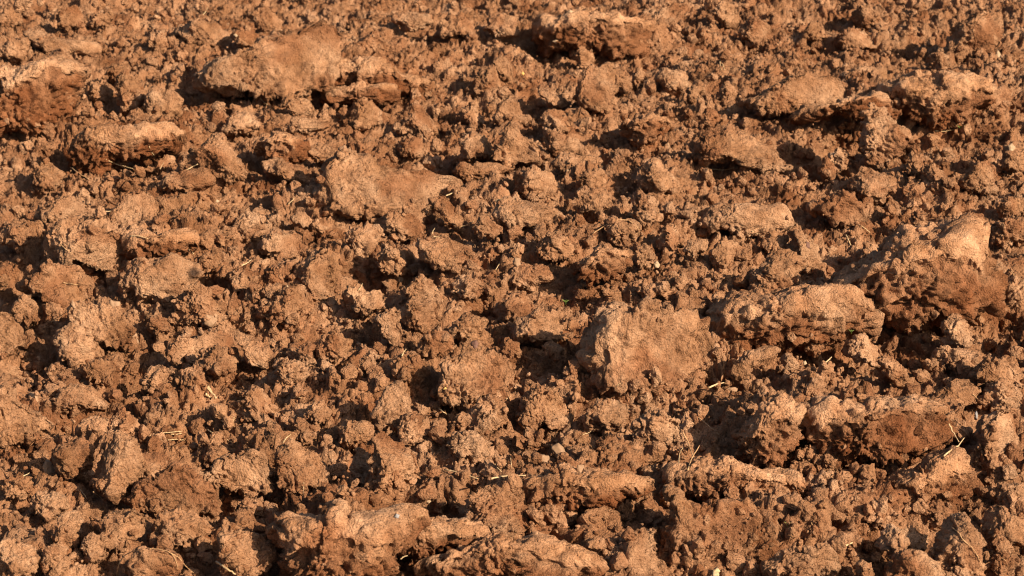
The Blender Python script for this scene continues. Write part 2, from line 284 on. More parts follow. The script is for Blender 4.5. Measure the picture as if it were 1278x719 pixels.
# ------------------------------------------------------------------ clods traced from the photo
# tile letter, kind, outline (in the 3x enlargement of the tile); kinds: b block, r rounded, s slab with flat top, c crusted (+ crest fraction), f flat-faced, t tilted dark slab
TILE = {k: (426 * (i % 3), 240 * (i // 3)) for i, k in enumerate("ABCDEFGHI")}
CLODS = """
A c72 -40,290 20,265 120,262 200,250 270,300 250,350 230,420 200,470 100,500 0,510 -60,480
A b 115,262 160,215 215,205 280,240 310,290 270,330 200,330 150,300
A f 760,300 830,215 900,185 1000,165 1090,120 1180,100 1276,130 1276,190 1180,300 1110,350 1000,350 900,360 820,330
A b 440,330 470,270 540,290 555,330 520,400 470,430 440,390
A r 540,400 570,340 620,350 660,390 640,450 580,460
A c55 300,520 380,500 500,490 600,480 640,520 600,570 500,600 380,630 290,610 270,570
A b 700,590 760,550 830,515 930,520 940,570 900,680 820,690 740,650 690,630
A s 1150,560 1190,545 1260,580 1250,620 1180,610 1140,585
A b 1000,620 1060,600 1110,620 1200,640 1210,690 1150,700 1010,660
A c60 950,560 1020,525 1130,530 1150,580 1080,640 1000,610
A b 130,690 150,610 200,600 230,640 210,700 150,715
A r 10,200 40,155 90,165 90,210 50,225
A s 80,120 150,110 200,140 330,170 350,200 260,205 180,195 110,150
A b 340,70 410,50 400,100 330,100
A b 395,290 400,250 460,255 470,290 430,305
A s 830,490 860,440 930,420 960,470 900,505
A s 1060,490 1110,455 1230,460 1200,490 1100,505
A b 560,180 570,130 615,125 640,165 610,200
A r 480,450 520,425 570,450 560,490 500,490
A b 650,130 700,70 780,80 840,110 830,160 760,170 690,160
A b 0,60 30,20 80,40 70,90 20,100
A b 330,320 370,300 410,340 390,390 340,370
A b 940,60 1000,30 1060,60 1070,110 990,120
A b 1040,400 1080,360 1150,365 1170,400 1110,430
A s 600,700 650,650 740,640 780,690 700,725
A b 880,130 930,95 980,120 970,165 900,170
A b 380,560 440,540 490,580 450,625 390,610
A b 200,60 260,30 320,60 300,100 230,100
B f 875,370 900,300 950,255 1000,240 1030,300 1025,370 1000,410 940,400 890,390
B r 1010,275 1050,285 1085,320 1060,340 1025,320
B f 570,460 600,410 630,375 665,390 670,440 690,440 690,465 620,470
B s 735,320 770,330 775,355 830,380 825,405 780,392 745,360
B b 745,470 790,400 850,430 850,480 790,500
B b 450,600 450,510 500,480 550,480 570,530 550,590 480,610
B f 560,610 600,500 630,465 670,480 710,550 740,590 680,600 600,600
B f -90,700 -30,620 10,570 100,590 200,640 330,660 430,650 500,719 420,770 250,800 50,810 -50,780
B s 810,620 830,590 960,590 980,610 900,650 840,640
B b 1120,700 1130,630 1180,595 1240,640 1276,700 1200,719
B b 890,700 920,650 980,635 1000,719 930,735
B c55 840,60 920,35 1050,40 1140,80 1150,120 1110,190 1000,180 880,160 780,190 720,140 760,70
B s 195,80 240,55 320,60 330,90 260,110
B b 375,90 430,65 500,80 520,130 450,140 390,130
B c55 -60,260 50,240 110,240 200,290 270,310 300,350 200,360 60,340 -40,350
B c50 -60,360 130,335 205,350 200,390 60,395 -50,390
B b 205,560 240,520 290,515 340,540 330,580 230,590
B b 755,520 800,490 850,510 900,540 890,580 820,590 780,560
B c60 1070,480 1130,450 1210,460 1220,500 1130,560 1080,530
B b 860,215 900,180 950,190 960,240 900,255
B f 575,240 600,220 635,260 625,300 595,280
B b 20,470 40,390 100,370 160,400 150,460 80,480
B b 480,330 530,250 590,250 610,320 550,350
B b 190,480 260,420 340,420 380,470 300,510
B r 1180,300 1220,265 1276,280 1276,330 1220,345
B b 440,440 480,380 540,390 560,440 500,470
B b 1100,310 1110,260 1150,255 1150,310 1120,330
B b 660,640 720,625 790,650 860,680 880,719 720,740 640,719
B s 420,650 450,620 560,620 640,635 560,665 470,670
B b 60,170 120,120 190,130 200,190 110,200
B b 530,110 570,60 640,70 650,130 580,150
C c62 380,480 450,430 560,405 700,370 760,375 820,440 790,470 700,435 560,440 450,470
C b 700,620 705,470 720,400 780,400 880,480 890,540 840,600 760,620
C s 0,600 20,570 110,520 180,500 260,488 300,540 370,620 330,640 240,630 180,600 60,610
C c50 760,340 820,325 1000,315 1100,320 1140,340 1130,400 1060,440 960,480 880,470 800,420
C f 240,380 300,340 400,300 440,290 580,290 620,340 600,380 480,390 400,400 300,420
C r 600,290 660,255 740,270 750,310 690,320 620,310
C b 820,300 850,265 930,270 980,310 940,330 850,320
C b 1000,190 1020,90 1080,60 1200,60 1300,60 1300,150 1180,160 1100,215 1020,210
C b 900,640 950,610 1000,640 990,690 930,700
C b 640,719 680,640 760,650 780,719 720,745
C s 1200,560 1230,535 1276,550 1290,610 1250,650 1220,620
C b 560,600 590,550 630,590 620,630 570,630
C r 510,640 535,600 565,620 565,655 530,665
C b 80,30 140,10 210,40 220,90 150,80
C b 220,100 260,75 330,90 350,140 280,160 230,140
C f 460,140 480,90 520,85 530,130 500,150
C b 415,200 440,180 455,210 440,240 420,225
C b 60,440 90,415 150,430 170,470 100,480
C b 840,640 860,570 900,590 930,640 890,660
C b 640,50 700,20 760,40 770,90 690,95
C b 560,160 600,110 680,120 720,160 640,190
C r 860,30 890,0 910,30 890,50
C b 1060,680 1110,620 1190,610 1220,660 1150,719 1090,719
C b 920,230 980,170 1010,200 1000,240 950,260
C b 140,370 170,310 210,320 200,380 160,395
C b 10,340 60,310 100,340 80,390 30,385
D b 180,250 190,190 260,130 350,120 440,155 475,210 460,280 410,310 340,275 240,265
D c45 470,200 540,170 620,180 680,150 730,175 720,210 640,240 540,260 480,250
D b 75,360 120,310 230,275 330,290 355,330 340,390 250,430 160,400 100,400
D r 440,350 520,290 620,255 720,280 735,330 700,360 620,400 540,400 460,380
D b 655,480 660,400 690,360 760,370 800,420 850,430 860,480 780,500 700,500
D f 850,450 875,380 895,420 885,460 865,470
D b 970,460 1010,430 1060,380 1120,350 1150,370 1160,420 1130,470 1060,490 1000,485
D b 1120,260 1160,205 1230,220 1270,280 1240,330 1200,400 1160,380 1130,320
D b 910,400 930,365 985,375 990,410 960,440 930,430
D b 970,340 1010,300 1090,265 1130,320 1100,350 1020,370
D b 980,210 1000,150 1080,130 1130,170 1130,210 1060,250 1010,230
D s 880,170 900,100 960,85 985,115 950,160 920,170
D s 1090,105 1130,80 1165,105 1150,140 1110,125
D s 1170,130 1185,105 1225,140 1200,155
D f 400,120 430,50 500,10 560,40 575,110 520,130 450,140
D b 130,60 200,30 280,20 350,70 340,115 270,130 190,100 140,110
D f 580,100 600,20 700,10 790,30 800,90 730,110 650,120
D s 740,170 780,150 870,150 840,185 760,200
D f 250,500 290,440 370,430 450,470 480,520 460,590 370,560 280,530
D b 210,560 230,530 300,540 360,580 380,640 300,650 230,620
D f -40,470 20,460 50,500 60,560 30,620 -40,620
D r 1025,680 1060,640 1130,650 1140,690 1080,710
D s 880,545 930,550 1010,590 1020,610 960,655 920,620
D b 620,600 680,540 730,560 740,610 690,640 640,640
D b 740,640 780,590 860,590 910,620 860,670 780,680
D b 540,719 540,680 590,650 630,690 630,730 560,745
D b 300,680 340,640 430,630 440,670 380,719 320,715
D b 0,190 40,130 130,125 165,165 150,200 80,220
D b 860,330 900,285 960,300 975,350 930,370 870,370
D b 725,260 750,220 800,215 820,260 790,290 730,290
D r 815,310 840,285 870,300 860,325 825,325
D b 1190,590 1230,540 1300,560 1290,620 1220,630
D b 540,510 580,460 640,470 650,510 590,540
D b 30,440 80,410 160,430 140,480 70,490
D r 1110,600 1150,570 1190,590 1170,640 1120,640
D b 680,700 700,650 750,660 760,719 700,740
E b 330,40 390,30 440,70 460,110 420,125 370,90
E s 590,90 600,50 680,25 740,60 790,80 760,110 680,120 620,130
E r 500,140 510,105 550,95 595,140 580,170 530,165
E b 130,270 150,215 210,195 250,220 240,260 200,310 150,300
E s 280,210 300,180 400,170 470,220 460,270 400,290 330,260
E b 30,180 60,140 110,140 150,180 100,230 50,240
E f 140,490 190,450 215,470 215,560 200,575 150,530
E b 220,470 260,420 340,410 400,430 390,490 330,520 260,510
E s 420,500 470,465 540,490 520,530 480,545 430,530
E f 340,719 380,640 450,600 510,600 590,650 600,719 560,760 460,790 370,770
E r 290,590 340,540 400,555 410,590 380,620 310,620
E r 590,590 620,560 665,575 665,600 620,615
E b 570,440 640,390 720,380 760,420 740,480 650,490 590,480
E b 650,530 680,480 760,450 800,470 850,500 800,550 720,560 660,550
E s 630,330 680,285 760,290 780,330 720,345
E c60 870,330 900,270 980,225 1060,240 1060,290 1000,330 930,350
E b 1110,260 1120,210 1160,210 1170,255 1140,285
E b 1100,90 1120,40 1180,25 1230,60 1220,90 1180,110 1130,130
E f 915,640 935,560 1000,490 1060,460 1150,440 1250,450 1330,470 1345,560 1345,650 1310,740 1220,755 1130,750 1040,745 960,730
E s 760,590 790,565 830,600 800,625
E b 60,660 90,600 130,620 140,665 100,680
E b 880,60 900,0 980,0 1010,50 960,90 900,90
E b 120,120 180,80 280,70 330,100 310,150 220,160 160,150
E b 200,680 230,620 290,620 310,680 250,719
E b 720,220 780,150 860,150 930,200 860,250 770,260
E b 1180,380 1210,340 1265,370 1250,405 1200,400
E r 1110,380 1130,345 1165,360 1160,390 1130,395
E b 240,370 300,330 380,350 400,400 320,420
E b 400,360 470,320 550,320 570,360 490,400
E b 980,120 1030,95 1110,130 1110,180 1010,190
E b 1170,190 1220,130 1276,120 1290,190 1220,230
E b 0,420 60,360 150,380 150,440 60,460
F c62 620,390 650,350 720,260 800,215 880,200 960,160 1060,155 1110,190 1115,260 1120,330 1170,380 1100,430 980,450 900,440 860,490 800,500 740,470 690,460 640,440
F c55 90,560 130,520 230,420 290,430 440,400 540,375 610,400 645,500 600,540 520,590 430,570 330,570 220,590 140,600
F r 240,330 280,280 350,260 400,260 445,310 440,360 380,400 300,390 250,370
F s 50,120 120,70 200,50 330,60 400,100 420,130 330,150 240,150 150,140
F s 0,230 20,190 90,180 90,220 40,250
F b 400,240 420,170 480,165 540,200 530,270 460,285 410,270
F b 480,60 540,30 640,30 700,60 680,110 600,140 530,100
F b 1100,140 1090,80 1130,90 1175,130 1140,155
F s 1200,270 1276,250 1300,320 1250,345 1210,320
F b 1000,560 1010,470 1050,450 1085,530 1075,585 1020,580
F b 650,500 690,470 740,490 790,530 740,560 680,540
F b 600,600 640,560 720,560 760,600 720,650 640,620
F b 940,640 960,600 1050,590 1110,600 1110,640 1030,660
F b 510,690 530,650 570,650 570,690 540,710
F b 1080,700 1150,640 1276,600 1320,680 1290,730 1180,740
F r 460,590 490,545 520,550 525,590 490,610
F s 740,640 780,625 830,680 840,719 790,700
F b 640,250 700,200 780,190 800,215 720,260 670,280
F s 180,680 240,620 330,575 350,600 280,650 210,700
F b 860,120 880,75 930,75 920,120 890,150
F b 100,230 160,180 240,200 250,250 170,270 110,260
F b 300,210 350,150 400,160 400,230 340,250
F b 1170,160 1210,110 1276,120 1290,180 1220,190
F b 120,400 140,380 170,400 160,430 130,430
F r 110,440 130,405 165,420 160,450 130,460
F b 1180,60 1220,20 1276,30 1290,80 1220,95
G f -40,60 20,20 60,60 150,120 180,160 100,200 40,220 -40,220
G b 190,80 220,20 320,10 400,20 410,60 330,90 250,85
G t 330,360 350,280 430,215 500,215 510,300 500,380 430,420 370,410
G r 210,330 220,240 300,220 345,250 330,310 280,345
G f 470,440 560,380 640,300 690,340 720,390 780,420 770,480 680,490 600,480 520,470
G f 710,350 780,320 870,270 930,270 1000,340 1000,400 920,420 850,400 780,400
G b 1030,240 1090,225 1170,250 1220,320 1190,350 1150,360 1100,400 1040,390
G b 1100,200 1110,135 1150,140 1175,180 1165,215 1120,220
G r 770,295 790,255 840,260 840,285 800,300
G b 770,235 800,185 845,200 850,250 800,250
G b 800,680 830,580 920,560 1000,570 1030,610 990,680 960,719 860,730
G c58 1060,590 1100,540 1200,525 1300,525 1430,530 1490,560 1440,620 1400,719 1300,740 1150,740 1080,719 1090,640
G b 200,580 230,490 290,480 290,560 250,610
G b 380,540 400,480 480,460 540,500 530,560 470,600 400,600
G b 560,550 600,510 700,490 780,520 820,550 760,590 660,590 590,580
G b -40,620 60,600 120,640 140,719 -40,740
G b 440,719 480,640 560,620 640,650 650,719 560,750
G b 10,400 50,360 120,360 130,410 90,440 30,430
G b 110,470 140,410 200,410 230,450 190,500
G b 160,690 190,600 230,620 250,680 200,719
G b 860,120 880,40 970,30 1060,60 1040,100 960,130
G b 1150,140 1160,90 1220,75 1240,110 1210,150
G s 300,180 330,140 400,140 400,175 340,190
G b 420,190 440,100 510,110 530,170 480,200
G b 980,170 1020,150 1070,165 1060,210 1000,205
G b 880,480 920,430 1000,430 1010,480 940,500
G b 500,350 530,270 600,260 620,310 550,370
G b 900,270 940,200 1010,190 1020,240 960,280
G b 300,610 330,560 390,590 400,650 330,660
G b 830,500 880,540 940,560 900,590 840,570
H f 130,130 150,70 200,20 240,60 240,110 210,170 180,160 140,150
H r 0,190 20,150 90,150 105,190 60,220 10,220
H b 100,380 130,270 160,200 250,240 320,280 325,330 270,400 180,430 120,420
H b 215,180 230,135 290,140 320,170 300,200 240,220
H s 400,240 420,200 490,195 545,230 510,260 440,270
H b 490,150 510,90 560,50 620,60 620,140 580,180 510,180
H b 650,130 680,60 770,40 900,60 930,110 860,150 770,150 690,160
H b 930,130 960,60 1050,60 1075,100 1010,170 940,170
H b 1120,170 1150,140 1220,120 1276,150 1290,230 1200,250 1150,220
H b 950,260 1000,220 1080,220 1110,250 1140,300 1060,310 990,290
H c55 660,410 720,370 850,355 960,365 1060,375 1120,390 1090,430 1000,470 900,500 800,480 700,450
H b 470,540 500,430 560,390 650,410 700,460 720,520 660,560 620,600 520,620
H b 905,520 930,450 980,460 1030,500 1020,540 950,545
H c50 150,610 190,560 280,545 400,550 440,545 490,600 450,630 360,640 300,680 220,650
H b 700,600 720,530 760,535 770,580 730,610
H b 960,660 1060,600 1130,570 1276,500 1320,560 1250,640 1150,719 1000,719
H b 1030,490 1050,450 1100,470 1110,510 1060,520
H b 1110,500 1130,450 1220,460 1200,510 1140,530
H r 770,670 780,640 820,650 815,675
H c60 340,719 450,660 600,630 700,620 800,650 900,680 900,740 500,750
H b 495,400 510,360 550,350 550,400 510,420
H b 330,370 350,330 400,330 410,370 360,385
H b 680,240 690,170 730,180 740,230 710,250
H b 30,330 60,260 110,270 100,340 60,370
H b 330,180 350,135 390,145 380,185 350,195
H b 620,330 640,260 680,265 680,320 650,345
H b 1200,440 1220,390 1290,400 1290,450 1240,460
H b 420,160 450,120 500,130 490,170 440,180
H b 870,220 880,190 920,200 930,240 890,250
H b 1120,340 1160,310 1220,320 1200,355 1140,360
I c60 230,220 270,160 310,110 380,105 440,130 420,200 400,260 330,320 250,290
I c66 430,150 500,85 600,80 720,90 850,105 960,130 1000,165 1000,220 920,260 830,270 740,300 640,300 540,280 460,220
I b 430,280 470,240 520,240 510,290 470,310
I b 510,320 520,260 560,250 585,300 560,340
I c55 -20,350 100,320 200,330 300,345 400,380 425,410 380,440 250,430 120,440 0,420
I f -40,420 50,440 150,450 260,440 330,520 380,600 300,640 150,660 -30,680
I b 440,410 470,360 540,345 610,380 590,420 480,430
I b 540,470 570,410 650,400 720,450 700,500 620,520
I c60 760,420 830,370 920,310 1000,300 1060,340 1070,400 1000,440 900,460 830,460
I b 1070,260 1100,190 1170,140 1276,130 1310,250 1276,370 1170,390 1090,330 1060,300
I b 1165,420 1200,385 1276,390 1300,450 1276,500 1200,470
I t 1110,510 1130,470 1200,470 1290,520 1290,600 1180,580 1120,550
I r 810,670 850,640 920,650 970,690 975,730 850,740 800,719
I t 960,600 980,500 1040,520 1110,580 1140,650 1100,719 1000,719 950,660
I b 720,620 760,560 860,560 950,570 940,640 850,650
I b 330,700 400,640 560,620 700,610 720,640 640,680 500,719
I b 940,90 980,20 1060,-20 1110,20 1100,80 1020,110
I r 820,60 840,10 880,20 880,70 840,85
I b 320,470 350,420 400,430 420,465 370,490
I b 710,520 740,470 820,490 840,530 770,550
I b 790,250 810,230 880,240 885,270 820,275
I b 760,330 790,270 850,290 850,340 790,350
I b 440,40 450,-10 540,-10 560,50 480,60
I b 890,500 930,460 1030,460 1030,510 950,540
I b 1160,600 1190,575 1240,600 1230,640 1180,640
I b 640,40 700,10 720,50 690,70
I b 400,340 420,300 480,310 490,350 430,360
I b 1140,60 1200,0 1276,10 1276,70 1200,90
I b 1150,700 1190,650 1276,670 1290,730 1200,740
I b 660,710 690,670 720,690 710,730
I b 370,330 330,380 440,350 450,400 390,410
"""
rng = np.random.default_rng(7); random.seed(7)
clods = []            # dicts used for labels, crumbs and ray casts
def radial(poly, c):
    ph = np.linspace(-math.pi, math.pi, 721)[:-1]
    d = np.stack([np.cos(ph), np.sin(ph)], 1); r = np.zeros(len(ph))
    n = len(poly)
    for i in range(n):
        a = poly[i] - c; b = poly[(i + 1) % n] - c; e = b - a
        den = d[:, 0] * e[1] - d[:, 1] * e[0]; den = np.where(np.abs(den) < 1e-12, 1e-12, den)
        t = (a[0] * e[1] - a[1] * e[0]) / den
        u = (a[0] * d[:, 1] - a[1] * d[:, 0]) / den
        ok = (t > 0) & (u >= -1e-6) & (u <= 1 + 1e-6)
        r = np.where(ok, np.maximum(r, t), r)
    k = np.exp(-(np.arange(-8, 9) / 4.0) ** 2); k /= k.sum()
    r = np.convolve(np.concatenate([r[-8:], r, r[:8]]), k, 'valid')
    return ph, r
def roughen(V, F, kind, size, seed, crusty=None, low_part=None):
    """broken, crumbly soil surface in metres"""
    s = min(1.0, size / .16)
    V0 = V.copy(); N = normals(V, F)
    Q = V + seed * .731
    low = fbm(Q, 1.9 / max(size, .03), seed, 2)
    amp = {'b': .09, 'r': .09, 's': .06, 'c': .07, 'f': .06, 't': .06}[kind] * size
    V = V + N * (low * amp)[:, None]
    N = normals(V, F); Q = V + seed * .731
    wq = Q + .016 * np.stack([perlin(Q, 30, 3), perlin(Q, 30, 4), perlin(Q, 30, 5)], 1) + .006 * np.stack([perlin(Q, 95, 6), perlin(Q, 95, 7), perlin(Q, 95, 8)], 1)
    fa = {'b': .62, 'r': .5, 's': .4, 'c': .48, 'f': .44, 't': .4}[kind]
    rough = sstep(-.15, .55, perlin(Q, 9, seed % 71)) * .8 + .2
    if kind in 'fst': rough *= .45
    if crusty is not None: rough = rough * (1 - .6 * crusty) + .35 * (1 - crusty)
    if low_part is not None: rough = np.maximum(rough, low_part); fa = fa + (1 - fa) * .7 * low_part
    dsp = fa * (.027 * s * facet(wq, 11, seed % 97) + .0150 * s ** .5 * facet(wq, 25, seed % 89) + .0070 * facet(wq, 58, seed % 83))
    dsp += rough ** 1.5 * (.0032 * s * (crumb(wq, 34, 11) - .4) + .0036 * (crumb(wq + .3, 62, 12) - .4) + .0040 * crumb(wq, 115, 13) + .0045 * facet(wq, 80, 20))
    dsp += (.4 + .6 * rough) * (.0030 * crumb(wq, 190, 14) + .0022 * facet(wq, 150, 16))
    if kind in 'fcs':
        d, o_, h_, d2 = worley(wq, 15, seed % 61); dsp -= .007 * np.clip(1 - (d2 - d) / .06, 0, 1) * ((h_ >> 7) & 1)
    pit = np.clip(perlin(Q, 75, 15) - .30, 0, 1) + .6 * np.clip(perlin(Q, 135, 17) - .28, 0, 1)
    dsp -= pit * .024 * (.25 + .75 * rough)
    if crusty is not None: dsp += (1 - crusty) * (.0110 * facet(wq, 40, 21) + .0055 * crumb(wq, 88, 22) + .004 * crumb(wq, 150, 23) - .010 * np.clip(perlin(wq, 44, 18) - .12, 0, 1) - .012 * np.clip(perlin(wq, 100, 19) - .18, 0, 1))
    return V + N * dsp[:, None], rough
def hero(kind, crest, poly, seed):
    lo, hi = poly.min(0), poly.max(0)
    wpx, hpx = hi[0] - lo[0], hi[1] - lo[1]
    by = hi[1] + .04 * hpx
    bx = (lo[0] + hi[0]) / 2
    G, t = ground_hit(min(max(bx, -80), PW + 80), by)
    k = t * 2 * TH / PW                                     # metres per photo pixel at that distance
    P = np.stack([(poly[:, 0] - bx) * k, (by - poly[:, 1]) * k], 1)
    area = .5 * abs(np.sum(P[:, 0] * np.roll(P[:, 1], -1) - P[:, 1] * np.roll(P[:, 0], -1)))
    x0, y0 = P[:, 0], P[:, 1]; x1, y1 = np.roll(x0, -1), np.roll(y0, -1); cr = x0 * y1 - x1 * y0
    c = np.array([((x0 + x1) * cr).sum(), ((y0 + y1) * cr).sum()]) / (3 * cr.sum())
    size = math.sqrt(area); spx = size / k
    c = c + np.array([(-.08 if kind == 'c' else -.17) * wpx * k * (.6 + .8 * ((seed * 7) % 10) / 10), (.06 - .14 * ((seed * 3) % 10) / 10) * hpx * k])
    level = 6 if spx > 46 else 5 if spx > 17 else 4
    D, F = ico(level)
    ph, rr = radial(P, c)
    ring = np.stack([np.cos(ph) * rr, np.sin(ph) * rr, np.full(len(ph), seed * .37)], 1)
    rr = rr + (.18 if kind in 'fc' else .17) * size * perlin(ring, 1.7 / size, 91) + .016 * min(1, size / .1) * facet(ring, 17, 92)
    kk = np.exp(-(np.arange(-70, 71) / 30.0) ** 2); kk /= kk.sum()
    rs = np.convolve(np.concatenate([rr[-70:], rr, rr[:70]]), kk, 'valid')   # smooth inside, jagged only at the rim
    phi = np.arctan2(D[:, 1], D[:, 0]); rho = np.interp(phi, ph, rr, period=2 * math.pi); rhs = np.interp(phi, ph, rs, period=2 * math.pi)
    s = np.hypot(D[:, 0], D[:, 1]); wz = D[:, 2]
    rho = rhs + (rho - rhs) * s ** 5
    p = {'b': 2.3, 'r': 2.0, 's': 2.5, 'c': 2.3, 'f': 2.2, 't': 2.8}[kind]
    p = p + 2.2 * sstep(.1, .7, -D[:, 1])                   # the foot runs into the soil instead of tucking under
    nrm = (s ** p + np.abs(wz) ** p) ** (-1 / p); s2, w2 = s * nrm, wz * nrm
    th = {'b': .55, 'r': .6, 's': .55, 'c': .66, 'f': .46, 't': .4}[kind] * min(size, 1.25 * hpx * k) * 1.05
    gw = 1.22 if kind == 'c' and spx > 50 and by > 250 else 1.04 if kind == 'c' and by < 90 else 1.13 if spx > 40 else 1.18                         # the foot is buried, so the body is larger than what shows
    L = np.stack([rho * s2 * np.cos(phi) * gw + c[0], rho * s2 * np.sin(phi) * gw + c[1], th * w2], 1)
    # a flat top (crusts and slabs) and one or two broken facets: planes in the clod's own frame
    def cut(n, dist, soft=.25):
        nonlocal L
        n = np.array(n, float); n /= np.linalg.norm(n)
        q = L - np.array([c[0], c[1], 0]); e = q @ n - dist
        L = L - np.where(e > 0, e * (1 - soft), 0)[:, None] * n
    r_ = np.random.default_rng(seed)
    if kind == 's': cut((r_.uniform(-.1, .35), .75, .62), .30 * size)
    if kind == 't': cut((-.75, .35, .5), .12 * size)
    if kind == 'f': cut((r_.uniform(.1, .5), r_.uniform(.0, .45), 1.0), .24 * size, .15)
    if kind == 'b':
        for q in range(5): cut((r_.uniform(-.9, 1.0), r_.uniform(-.4, 1.0), r_.uniform(.25, 1)), r_.uniform(.25, .38) * size, .14)
    crust = moist = None
    if kind == 'c':
        gx = np.linspace(L[:, 0].min(), L[:, 0].max(), 60)
        top = np.array([np.interp(0, [0], [L[np.abs(L[:, 0] - x) < size * .12, 1].max()])for x in gx])
        bot = np.array([L[np.abs(L[:, 0] - x) < size * .12, 1].min() for x in gx])
        tt, bb = np.interp(L[:, 0], gx, top), np.interp(L[:, 0], gx, bot)
        fr = (L[:, 1] - bb) / np.maximum(tt - bb, .01)
        fr = fr + .28 * fbm(L + seed, 12, 61, 2)
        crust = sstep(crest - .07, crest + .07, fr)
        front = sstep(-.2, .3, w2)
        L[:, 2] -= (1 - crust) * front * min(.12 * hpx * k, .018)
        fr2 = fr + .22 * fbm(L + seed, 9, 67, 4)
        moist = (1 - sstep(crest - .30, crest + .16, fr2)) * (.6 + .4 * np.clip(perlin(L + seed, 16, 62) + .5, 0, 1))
    else:
        moist = sstep(-.05, .45, fbm(L + seed, 8, 63, 3)) * .6
    W = L[:, :1] * CX + L[:, 1:2] * CU - L[:, 2:3] * CF
    lowp = sstep(.50 if kind in 'fc' else .42, .12, (L[:, 1] - P[:, 1].min()) / (hpx * k) + .35 * fbm(L + seed, 12, 66, 2))
    W, rough = roughen(W, F, kind, size, seed, crust, lowp)
    G = G + CF * (.40 * th) + np.array([0, 0, .014 if kind == 'c' and by > 90 else .004])
    info = dict(c=poly.mean(0), size=spx, w=wpx, h=hpx, kind=kind, V=W + G, F=F, rough=rough, G=G)
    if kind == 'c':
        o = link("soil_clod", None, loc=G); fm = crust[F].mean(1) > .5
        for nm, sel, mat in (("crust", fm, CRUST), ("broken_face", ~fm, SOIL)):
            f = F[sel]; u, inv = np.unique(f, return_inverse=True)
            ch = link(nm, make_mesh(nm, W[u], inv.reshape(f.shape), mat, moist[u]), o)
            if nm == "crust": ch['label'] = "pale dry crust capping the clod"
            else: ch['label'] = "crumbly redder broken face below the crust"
    else:
        o = link("soil_clod", make_mesh("soil_clod", W, F, SOIL, moist), loc=G)
    info['o'] = o; clods.append(info)
n = 0
for ln in CLODS.strip().splitlines():
    f = ln.split(); ox, oy = TILE[f[0]]
    poly = np.array([[float(a) for a in s.split(',')] for s in f[2:]]) / 3.0 + [ox, oy]
    n += 1
    hero(f[1][0], float(f[1][1:] or 60) / 100, poly, 100 + n * 13)
print("heroes", n)

# ------------------------------------------------------------------ ray casting on what has been built, for small things that lie on it
def bvh_all():
    Vs, Fs, off = [], [], 0
    m = (np.abs(GV[:, 0]) < 1.8) & (GV[:, 1] > 2.5) & (GV[:, 1] < 6.8)
    keep = m[GF].all(1); u, inv = np.unique(GF[keep], return_inverse=True)
    Vs.append(GV[u]); Fs.append(inv.reshape(-1, 3)); off = len(u)
    for c in clods:
        Vs.append(c['V']); Fs.append(c['F'] + off); off += len(c['V'])
    return np.concatenate(Vs), np.concatenate(Fs)
# depth image by point splatting: cheap stand-in for thousands of ray casts
DW, DH = 1278, 719
def project(P):
    q = P - CO; d = q @ CF; return (q @ CX / d / (2 * TH) + .5) * PW, (.5 - q @ CU / d / (2 * TH * PH / PW)) * PH, d
VA, FA = bvh_all()
depth = np.full((DH, DW), 1e9)
def splat(P):
    x, y, d = project(P); i = x.astype(int); j = y.astype(int)
    ok = (i >= 0) & (i < DW) & (j >= 0) & (j < DH)
    np.minimum.at(depth, (j[ok], i[ok]), d[ok])
def close(depth, n):                                       # close pin holes
    for _ in range(n):
        sh = np.minimum.reduce([np.roll(depth, s, a) for s in (-1, 1) for a in (0, 1)])
        depth = np.where(depth > sh + .06, sh, depth)
    return depth
splat(GV); splat(GV[GF].mean(1)); gdepth = close(depth, 6)
splat(VA); splat(VA[FA].mean(1)); depth = close(depth, 6)
def hit(px, py, r=1):
    i, j = int(min(max(px, 1), DW - 2)), int(min(max(py, 1), DH - 2))
    d = float(np.median(depth[j - r:j + r + 1, i - r:i + r + 1]))
    return CO + ray(px, py) * d, d * 2 * TH / PW

# ------------------------------------------------------------------ loose clods and crumbs
def lump(level, seed, ang=.75):
    D, F = ico(level); r_ = np.random.default_rng(seed)
    R = np.ones(len(D))
    for _ in range(13):
        nn = r_.normal(size=3); nn /= np.linalg.norm(nn)
        R = np.minimum(R, r_.uniform(.5, .8) / np.maximum(D @ nn, .05))
    R = R * (1 - (1 - ang) * .2)
    V = D * R[:, None] * r_.uniform(.6, 1.25, 3)
    V = V + D * (.10 * fbm(V + seed, 2.2, seed, 2))[:, None]
    if level >= 3: V = V + D * (.16 * facet(V + seed, 1.6, 4) + .03 * crumb(V + seed, 5.5, 6) + .05 * facet(V + seed, 5, 7))[:, None]
    return V, F
def rotmats(n, r_):
    q = r_.normal(size=(n, 4)); q /= np.linalg.norm(q, axis=1, keepdims=True); a, b, c, d = q.T
    return np.stack([1 - 2 * (c * c + d * d), 2 * (b * c - a * d), 2 * (b * d + a * c), 2 * (b * c + a * d), 1 - 2 * (b * b + d * d), 2 * (c * d - a * b),
                     2 * (b * d - a * c), 2 * (c * d + a * b), 1 - 2 * (b * b + c * c)], 1).reshape(n, 3, 3)
loose_meshes = []
for k in range(14):
    V, F = lump(4, 900 + k)
    loose_meshes.append(make_mesh("loose_clod", V, F, SOIL, np.full(len(V), .15 * (k % 3))))
N_LOOSE = max(0, 298 - n)
placed = []
tries = 0
